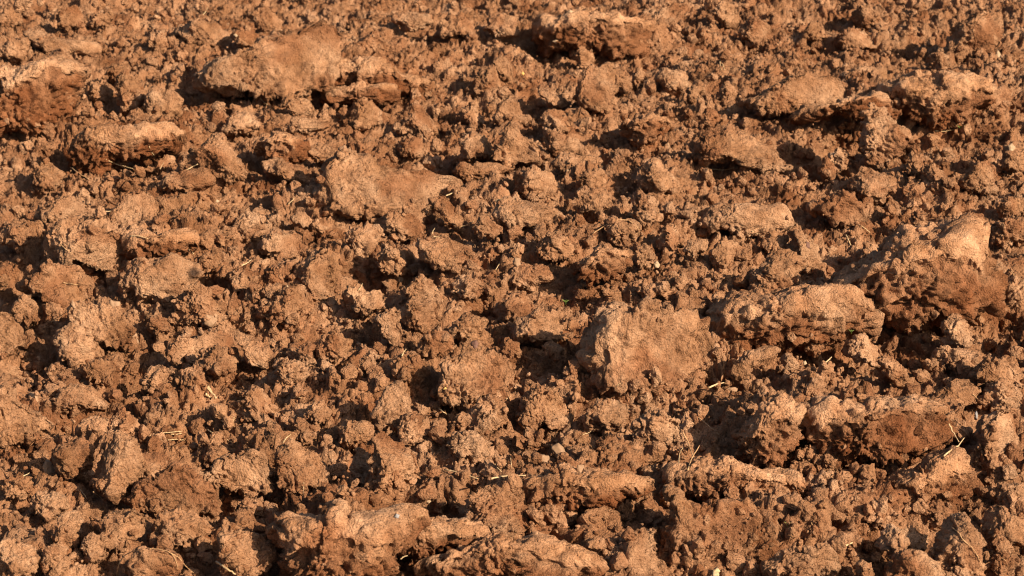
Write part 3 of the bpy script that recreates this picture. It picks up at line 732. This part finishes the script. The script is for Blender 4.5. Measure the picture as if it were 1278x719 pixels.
while len(placed) < N_LOOSE and tries < 20000:
    tries += 1
    px, py = random.uniform(8, PW - 8), random.uniform(10, PH - 6)
    rpx = random.uniform(6, 11) * (0.75 + .5 * py / PH)
    if any(abs(px - c['c'][0]) < c['w'] * .42 and abs(py - c['c'][1]) < c['h'] * .36 for c in clods): continue
    if any(math.hypot(px - a, (py - b) * 1.3) < (rpx + r) * 1.1 for a, b, r, _ in placed): continue
    P, k = hit(px, py, 3); r = rpx * k
    o = link("soil_clod", loose_meshes[len(placed) % 14], loc=P + np.array([0, .3 * r, -.1 * r]))
    o.scale = (r, r * .95, r * .85); o.rotation_euler = [random.uniform(0, 6.28) for _ in range(3)]
    placed.append((px, py, rpx, o))

def crumbs():
    r_ = np.random.default_rng(3)
    P, S = [], []
    # on the ground, in patches
    nG = 15000
    x = r_.uniform(-1.6, 1.6, nG); y = r_.uniform(2.75, 7.0, nG)
    den = sstep(-.5, .4, perlin(np.stack([x, y, x * 0], 1), 5, 77))
    m = r_.random(nG) < .35 + .65 * den; x, y = x[m], y[m]
    s = .0032 * (1 - r_.random(len(x))) ** -.62; s = np.minimum(s, .019)
    P.append(np.stack([x, y, ground_z(x, y) + s * .25], 1)); S.append(s)
    # stuck to the clods, more where they are crumbly
    for c in clods:
        V = c['V']; nn = int(min(170, 8 + (c['size'] ** 1.55) * .10))
        if c['kind'] in 'fst': nn //= 2
        i = r_.integers(0, len(V), nn); i = i[r_.random(nn) < c['rough'][i] + .1]
        s = .0028 * (1 - r_.random(len(i))) ** -.55; s = np.minimum(s, .012)
        P.append(V[i]); S.append(s)
    # in the gaps between clods, where crumbs gather
    for _ in range(13000):
        px, py = r_.uniform(2, PW - 2), r_.uniform(2, PH - 2)
        d = depth[int(py), int(px)]
        if d < gdepth[int(py), int(px)] - .03: continue
        s = min(.0029 * (1 - r_.random()) ** -.58, .018)
        P.append((CO + ray(px, py) * d - CF * s * .3)[None]); S.append(np.array([s]))
    P = np.concatenate(P); S = np.concatenate(S)
    VV, FF, MM, off = [], [], [], 0
    for level, sel in ((3, S > .0095), (2, (S <= .0095) & (S > .0045)), (1, S <= .0045)):
        ids = np.nonzero(sel)[0]
        for q in range(8):
            sub = ids[q::8]
            if not len(sub): continue
            V, F = lump(level, 300 + q)
            R = rotmats(len(sub), r_) * S[sub][:, None, None]
            A = np.einsum('nij,vj->nvi', R, V) + P[sub][:, None, :]
            VV.append(A.reshape(-1, 3)); FF.append((F[None] + (np.arange(len(sub)) * len(V))[:, None, None] + off).reshape(-1, 3))
            MM.append(np.repeat(r_.random(len(sub)) ** 2 * .6, len(V))); off += A.shape[0] * A.shape[1]
    V = np.concatenate(VV); F = np.concatenate(FF)
    print("crumbs", len(P), len(V))
    o = link("soil_crumbs", make_mesh("soil_crumbs", V, F, SOIL, np.concatenate(MM), smooth=False))
    tag(o, "countless small brown soil crumbs scattered over ground and clods", "soil crumbs", kind="stuff")
crumbs()

# ------------------------------------------------------------------ stones, straw, roots, seedlings
def stone(t, col, pts, desc):
    ox, oy = TILE[t]; poly = np.array([[float(a) for a in s.split(',')] for s in pts.split()]) / 3. + [ox, oy]
    c = poly.mean(0); G, k = hit(c[0], c[1], 2)
    P = np.stack([(poly[:, 0] - c[0]) * k, (c[1] - poly[:, 1]) * k], 1); ph, rr = radial(P, np.zeros(2))
    D, F = ico(4); phi = np.arctan2(D[:, 1], D[:, 0]); rho = np.interp(phi, ph, rr, period=2 * math.pi)
    s = np.hypot(D[:, 0], D[:, 1]); p = 3.2; nr = (s ** p + np.abs(D[:, 2]) ** p) ** (-1 / p)
    size = rr.mean(); L = np.stack([rho * s * nr * np.cos(phi), rho * s * nr * np.sin(phi), .7 * size * D[:, 2] * nr], 1)
    e = L @ np.array([.55, .1, .83]) - .52 * size; L -= np.where(e > 0, e * .9, 0)[:, None] * np.array([.55, .1, .83])
    W = L[:, :1] * CX + L[:, 1:2] * CU - L[:, 2:3] * CF
    W = W * .85 + normals(W, F) * (.16 * size * fbm(W + c[0], .8 / size, 4, 4) + .10 * size * facet(W + c[0], 1.1 / size, 8))[:, None]
    o = link("stone", make_mesh("stone", W, F, STONE[col]), loc=G + CF * (.12 * size))
    smalls.append((o, desc, "stone", c, "stones lying among the clods"))
def tube(pts, rad, taper=.6, flat=1.0, seg=7, bend=0.0):
    pts = np.array(pts); m = max(8, len(pts) * 4); t = np.linspace(0, 1, len(pts)); tt = np.linspace(0, 1, m)
    C = np.stack([np.interp(tt, t, pts[:, k]) for k in range(3)], 1)
    if len(pts) > 2:
        for _ in range(3): C[1:-1] = (C[:-2] + 2 * C[1:-1] + C[2:]) / 4
    jit = np.random.default_rng(int(abs(pts[0, 0]) * 1e5) % 9973)
    C[1:-1] += jit.normal(size=(m - 2, 3)) * rad * .22
    T = np.gradient(C, axis=0); T /= np.linalg.norm(T, axis=1, keepdims=True)
    A = np.cross(T, -CF + .2 * CU); A /= np.maximum(np.linalg.norm(A, axis=1, keepdims=True), 1e-6); B = np.cross(T, A)
    a = np.linspace(0, 2 * math.pi, seg, endpoint=False)
    r = rad * (1 - (1 - taper) * tt); 
    V = C[:, None] + r[:, None, None] * (np.cos(a)[None, :, None] * A[:, None] + flat * np.sin(a)[None, :, None] * B[:, None])
    V = V.reshape(-1, 3)
    F = [(i * seg + j, i * seg + (j + 1) % seg, (i + 1) * seg + (j + 1) % seg, (i + 1) * seg + j) for i in range(m - 1) for j in range(seg)]
    V = np.concatenate([V, C[:1], C[-1:]]); q = m * seg
    F3 = [(q, (j + 1) % seg, j) for j in range(seg)] + [(q + 1, (m - 1) * seg + j, (m - 1) * seg + (j + 1) % seg) for j in range(seg)]
    F3 += [t_ for f in F for t_ in ((f[0], f[1], f[2]), (f[0], f[2], f[3]))]
    return V, np.array(F3)
def strand(name, t, rpx, mat, pts, desc, flat=1.0, taper=.6, lift=2.6, group=None):
    ox, oy = TILE[t]; poly = np.array([[float(a) for a in s.split(',')] for s in pts.split()]) / 3. + [ox, oy]
    if len(poly) == 2:                                     # stalks are never quite straight
        e = poly[1] - poly[0]; q = (abs(int(poly[0, 0] * 7 + poly[0, 1] * 13)) % 9 - 4) / 4 * .09
        poly = np.array([poly[0], poly[0] + .52 * e + q * np.array([-e[1], e[0]]), poly[1]])
    H = [hit(a, b, 2) for a, b in poly]; k = np.mean([h[1] for h in H]); d = np.array([(h[0] - CO) @ CF for h in H])
    md = np.median(d); md = min(md, d.min() + .05) if len(d) < 3 else md
    d = np.clip(d, md - .03, md + .05)
    P = np.array([CO + ray(a, b) * dd for (a, b), dd in zip(poly, d)]) + np.array([0, 0, 0])
    P = P - CF * (rpx * k * lift) + np.array([0, 0, .002])
    V, F = tube(P, rpx * k, taper, flat); base = P.mean(0)
    o = link(name, make_mesh(name, V - base, F, mat), loc=base)
    smalls.append((o, desc, {"straw_stalk": "straw", "dry_root": "root", "wood_chip": "wood chip", "dry_leaf": "dry leaf", "withered_weed": "dead weed"}[name], poly.mean(0), group or {"straw_stalk": "bits of straw on the soil", "dry_root": "dry roots in the soil"}.get(name)))
smalls = []
STONES = """D|tan|755,495 770,450 820,455 815,480 790,515|square edged tan stone
D|tan|480,540 490,505 540,555 520,575|flat leaf shaped tan stone
D|tan|400,430 410,400 450,410 455,440 420,440|small angular tan stone
G|tan|100,95 110,20 140,30 155,100 130,110|upright tan stone slab
G|tan|155,300 170,275 195,285 212,345 195,355 165,335|long upright tan stone
H|tan|775,230 810,210 850,260 870,330 840,320|long tilted brown stone plate
H|tan|725,280 745,260 780,265 785,300 750,305|five sided brown stone
H|tan|875,330 880,295 910,295 915,330 895,350|blunt brown stone
E|pale|203,325 220,313 238,322 235,340 212,345|cream coloured chip of stone
E|dark|480,560 505,548 520,572 518,600 495,595|dark reddish stone
E|pale|1165,265 1180,255 1198,268 1190,287 1172,287|smooth pale pebble
E|tan|640,270 645,240 670,245 675,275 655,285|small square tan stone
E|tan|690,180 720,160 730,180 705,192|small dull stone
F|dark|455,200 462,180 478,190 478,212 462,215|small dark oval stone
F|pale|448,635 460,628 468,642 455,650|tiny cream pebble
I|pale|28,130 38,122 45,132 38,142|tiny pale pebble
I|grey|1092,105 1100,95 1108,115 1103,135 1095,128|blue grey chip of slate
I|tan|155,15 175,8 215,12 210,28 170,28|pale flat pebble
H|grey|195,495 205,482 222,488 212,505|small grey pebble
H|pale|312,438 325,430 340,436 330,446|whitish chip
B|pale|842,45 856,35 875,42 868,54 850,54|whitish pebble
B|yellow|670,275 678,266 688,274 682,285|tiny yellow pebble
B|pale|838,640 848,632 858,642 850,655|tiny white pebble
B|tan|1205,545 1225,530 1240,545 1225,560|smooth tan pebble
B|pale|785,155 803,145 820,152 805,167|flat cream pebble
C|pale|162,412 170,405 178,412 170,420|tiny white pebble
C|pale|220,334 232,328 240,335 230,342|tiny whitish pebble
C|pale|1165,210 1180,180 1195,205 1180,222|pointed pale stone
C|pale|1212,545 1230,533 1248,548 1240,580 1222,570|pale orange stone
A|pale|870,132 882,122 895,130 884,142|tiny white pebble
D|pale|798,34 812,26 826,33 812,41|tiny whitish pebble
D|tan|262,420 268,398 290,425 280,440|pointed tan stone
H|yellow|378,18 388,8 400,15 392,24|tiny orange pebble
D|pale|1068,352 1075,345 1082,352 1075,360|tiny white pebble
F|pale|528,463 535,457 541,463 535,469|tiny white pebble"""
for ln in STONES.splitlines():
    stone(*ln.split("|"))
STRAWS = """G|.75|555,196 600,186 640,182 682,178|long pale straw
G|.7|630,212 660,208 692,212|short pale straw
G|.6|640,190 682,186|thin pale straw
G|.6|553,198 578,209|tiny pale straw
G|.6|880,115 876,160|upright thin straw
G|.6|820,130 850,155|slanting pale straw
G|.7|778,172 796,183|stubby pale straw
G|.7|850,210 870,220|stubby cream straw
G|.7|1060,222 1090,190|grey brown straw
G|.6|300,395 325,430|thin tan straw
G|.6|88,346 112,334|short tan straw
G|.5|1138,370 1136,415|upright thin tan straw
G|.6|1098,52 1130,54|short level straw
G|1.5|812,666 845,688 884,713|thick pale straw
H|.9|386,322 450,335 512,356|long brownish straw
H|1.0|562,356 600,347 690,344|long level cream straw
H|.7|578,350 574,320 566,300|short brown twig
H|.6|640,336 636,300 634,275|upright thin straw
H|.45|585,290 620,300|fine crossing straw
H|.45|600,330 575,300|fine slanting straw
H|.8|363,93 398,116|short cream straw
H|.5|618,58 642,38|thin tan straw
H|.6|1018,28 1045,-2|yellow slanting straw
H|.5|903,191 934,180|thin yellow straw
H|.8|222,658 248,643|short thick cream straw
I|1.3|594,609 640,594 674,580|thick cream straw
I|1.1|96,15 155,-3|thick grey cream straw
I|.7|552,458 572,473|short bright straw
F|.9|828,527 860,516 902,505|long cream straw of a tuft
F|.7|890,500 900,525 912,552|upright straw of a tuft
F|.8|818,546 852,540|short straw of a tuft
F|.6|845,510 880,523|thin straw of a tuft
F|1.0|610,164 628,202|bright cream straw
F|.7|658,125 700,155|thin pale straw
F|.9|530,642 556,620|short cream straw
F|.6|258,148 302,170|thin brown straw
E|.8|393,16 432,-2|bright cream straw
E|.9|578,36 598,30|stubby white straw
E|.7|428,137 495,112|long thin tan straw
E|.6|568,312 596,263|slanting brown straw
E|.6|64,372 80,344|short tan straw
E|.9|228,617 243,590|bright slanting straw
E|.7|113,698 135,678|short yellow straw
E|.7|345,170 368,172|stubby pale straw
E|.6|340,160 350,138|tiny upright straw
D|.7|488,168 556,178|long level brown straw
D|1.0|708,218 726,234|stubby white straw
D|.8|904,278 942,256|slanting cream straw
D|.7|1080,46 1102,26|short slanting straw
D|.8|372,72 416,74|short tan straw
A|.6|398,600 440,620 504,636|long thin straw
A|.8|688,648 742,618|bright slanting straw
A|.6|358,712 420,680|thin tan straw
A|.5|600,637 614,612|tiny upright straw
A|.5|560,552 578,585|tiny slanting straw
A|.7|974,370 1002,396|short cream straw
A|.6|760,60 778,30|short tan straw
C|.6|928,490 970,497 1012,489|long level tan straw
C|.6|140,222 144,266|upright yellow straw
C|.5|148,240 158,266|tiny yellow straw
C|.6|108,636 192,632|long level brown straw"""
for ln in STRAWS.splitlines():
    t, r, p, d = ln.split("|"); strand("straw_stalk", t, float(r) * 1.1, STRAW, p, d)
ROOTS = """G|.75|438,725 446,670 470,640 505,625 570,617 625,625 655,645 668,690 660,725|looping thin tan root
G|.75|640,635 670,650 700,688 742,722|long slanting tan root
G|.6|350,405 372,420 392,442|short curved tan root
I|.8|1008,538 1035,560 1050,590 1085,615 1105,650 1125,695|long winding tan root
I|.6|480,520 492,545 502,572|short brown root
I|.7|585,690 605,715|short pale root
I|.6|1085,40 1100,52 1106,72|short curled root
I|.6|1165,640 1210,665|thin slanting root
F|.6|636,292 665,302|short grey root
F|.7|1228,298 1245,330|short slanting root
E|.7|940,160 985,128 1040,105 1075,108|curving grey brown root
E|.6|1075,108 1110,135 1115,165|curved thin root
D|.6|185,495 225,468 260,445 320,405|long faint tan root
D|.7|238,342 262,346 294,350|short tan root
D|.8|225,195 245,215 268,232|short thick root
A|.7|265,630 300,655 335,675|slanting brown root
H|.6|255,525 275,505 308,493|short pale root
C|.5|625,420 635,470 628,530|fine hanging root
C|.5|690,440 660,480 640,530|fine slanting root"""
for ln in ROOTS.splitlines():
    t, r, p, d = ln.split("|"); strand("dry_root", t, float(r), ROOT, p, d, taper=.5)
strand("dry_leaf", "G", 2.2, STRAW, "778,10 792,28 812,54", "broad bleached blade of dry grass", .25, .5)
strand("dry_leaf", "G", 1.5, STRAW, "772,38 790,50", "short bleached blade of dry grass", .3, .5)
strand("wood_chip", "I", 4.5, STRAW, "120,728 119,706 122,690", "pale upright splinter of wood", .5, .8)
strand("withered_weed", "I", .9, ROOT, "0,180 22,225 40,280 78,332", "dark bent dry weed stem", group="stems of the dead weeds")
strand("withered_weed", "I", .8, ROOT, "18,100 60,128 100,160 135,190", "brown forked dry weed stem", group="stems of the dead weeds")
strand("withered_weed", "I", 1.0, ROOT, "18,325 35,275 62,232", "thick leaning dry weed stem", group="stems of the dead weeds")
strand("withered_weed", "I", 1.1, STRAW, "995,150 1012,185 1032,218", "pale straight grass stem", group="stems of the dead weeds")
strand("withered_weed", "I", 1.1, STRAW, "975,272 1000,250 1030,235 1052,203", "pale wavy grass stem", group="stems of the dead weeds")
strand("withered_weed", "H", .8, STRAW, "1258,340 1262,300 1265,262 1278,240", "thin upright pale stem", group="stems of the dead weeds")

def seedling(t, x, y, hpx, nl, desc):
    ox, oy = TILE[t]; px, py = x / 3 + ox, y / 3 + oy; G, k = hit(px, py, 2); h = hpx * k
    o = bpy.data.objects.new("seedling", None); COL.objects.link(o); o.location = G - CF * .003
    V, F = tube([(0, 0, -.2 * h), (.05 * h, 0, .3 * h), (.02 * h, -.05 * h, .6 * h)], .05 * h, .7)
    link("stem", make_mesh("stem", V, F, LEAF), o)
    for q in range(nl):
        a = q * 2.4 + .5; dx, dy = math.cos(a), math.sin(a); up = .35 + .25 * (q % 3)
        V, F = tube([(0, 0, .35 * h), (.35 * h * dx, .35 * h * dy, .35 * h + up * h * .7), (.8 * h * dx, .8 * h * dy, .35 * h + up * h)], .11 * h, .25, .2)
        link("leaf", make_mesh("leaf", V, F, LEAF), o)
    smalls.append((o, desc, "seedling", np.array([px, py]), "green weed seedlings"))
seedling("C", 1040, 490, 7, 6, "green grassy seedling tuft")
seedling("E", 840, 418, 6, 5, "dark green weed seedling")
seedling("F", 630, 528, 5, 4, "bright green weed seedling")
seedling("I", 392, 530, 6, 3, "tiny fresh green seedling")
seedling("G", 4, 600, 4, 3, "tiny vivid green seedling")

# ------------------------------------------------------------------ labels: each clod by its look and by the landmark it lies nearest to
LAND = {"A0": "wide block at the upper left edge", "A2": "long smooth bank above the left hollow", "B0": "pyramid shaped clod", "B7": "cracked smooth bank at upper middle",
        "B11": "pale topped ridge at the top", "C0": "tilted slab over the dark hollow", "C2": "wedge clod with flat slab top", "C3": "pale ledge at upper right", "C7": "long block at the top right corner",
        "D0": "broad lumpy ridge at left", "D6": "diagonal clod above the left hollow", "E9": "cracked round block at centre", "E18": "broad flat faced clod", "E4": "low flat slab left of centre",
        "F0": "biggest cracked clod at right", "F1": "long crusted clod below the biggest", "F3": "pale low mound at right of centre", "G2": "dark tilted slab at lower left", "G11": "pale crusted ledge at bottom left",
        "G5": "smooth sloping clod at lower left", "H2": "tall crumbly heap at lower middle", "H10": "long flat topped ridge at lower middle", "H15": "sloping bank at the bottom", "I1": "long overhanging crust ridge",
        "I5": "smooth cracked face at the bottom", "I9": "tall bank at the lower right edge", "D2": "rounded lump at the left", "D18": "angular grey brown clod at left", "I12": "smooth rounded clod at bottom right"}
cnt = {}; lands = []
for ln, c in zip(CLODS.strip().splitlines(), clods):
    t = ln[0]; i = cnt.get(t, 0); cnt[t] = i + 1; c['land'] = LAND.get(f"{t}{i}")
    if c['land']: lands.append((c['c'], c['land']))
ORD = ["nearest", "second nearest", "third nearest", "fourth nearest", "fifth nearest", "sixth nearest", "seventh nearest", "eighth nearest"] + [f"{k}th nearest" for k in range(9, 60)]
def relate(items, noun):
    """items: list of (object, centre, look): nearest landmark, side of it, rank on that side"""
    out = {}; bucket = {}
    for o, c, look in items:
        ds = sorted((math.hypot(c[0] - l[0], 1.4 * (c[1] - l[1])), nm, l) for l, nm in lands)[0] if False else min(((math.hypot(c[0] - l[0], 1.4 * (c[1] - l[1])), nm, l[0], l[1]) for l, nm in lands), key=lambda q: q[0])
        dx, dy = c[0] - ds[2], 1.5 * (c[1] - ds[3])
        side = ("right of" if dx > 0 else "left of") if abs(dx) > abs(dy) else ("below" if dy > 0 else "above")
        bucket.setdefault((side, ds[1], look), []).append((ds[0], o))
    for (side, nm, look), l in bucket.items():
        l.sort(key=lambda q: q[0])
        for k, (d, o) in enumerate(l):
            out[o] = f"{look} {side} the {nm}" if len(l) == 1 else f"{ORD[k]} {look} {side} the {nm}"
    return out
LOOK = {'b': 'lumpy', 'r': 'rounded', 's': 'flat topped', 'c': 'crusted', 'f': 'smooth faced', 't': 'tilted'}
items = []
GR = "soil clods turned up by the plough"
for c in clods:
    if c['land']:
        tag(c['o'], c['land'].replace(" at ", " of reddish brown soil at ", 1) if " at " in c['land'] and len(c['land'].split()) < 11 else "reddish brown soil, " + c['land'], "clod", GR); continue
    sz = "big" if c['size'] > 60 else "mid-sized" if c['size'] > 32 else "small"
    asp = " long" if c['w'] > 2.3 * c['h'] else " upright" if c['h'] > 1.05 * c['w'] else ""
    items.append((c['o'], c['c'], f"{sz}{asp} {LOOK[c['kind']]} clod"))
for o, l in relate(items, "clod").items(): tag(o, l, "clod", GR)
for o, l in relate([(o, (px, py), "loose crumbly lump of soil") for px, py, r, o in placed], "lump").items(): tag(o, l, "clod", GR)
bycat = {}
for o, l in relate([(o, c, d) for o, d, cat, c, g in smalls], "").items(): bycat[o] = l
for o, d, cat, c, g in smalls: tag(o, bycat[o], cat, g)
print("objects", len(COL.objects))
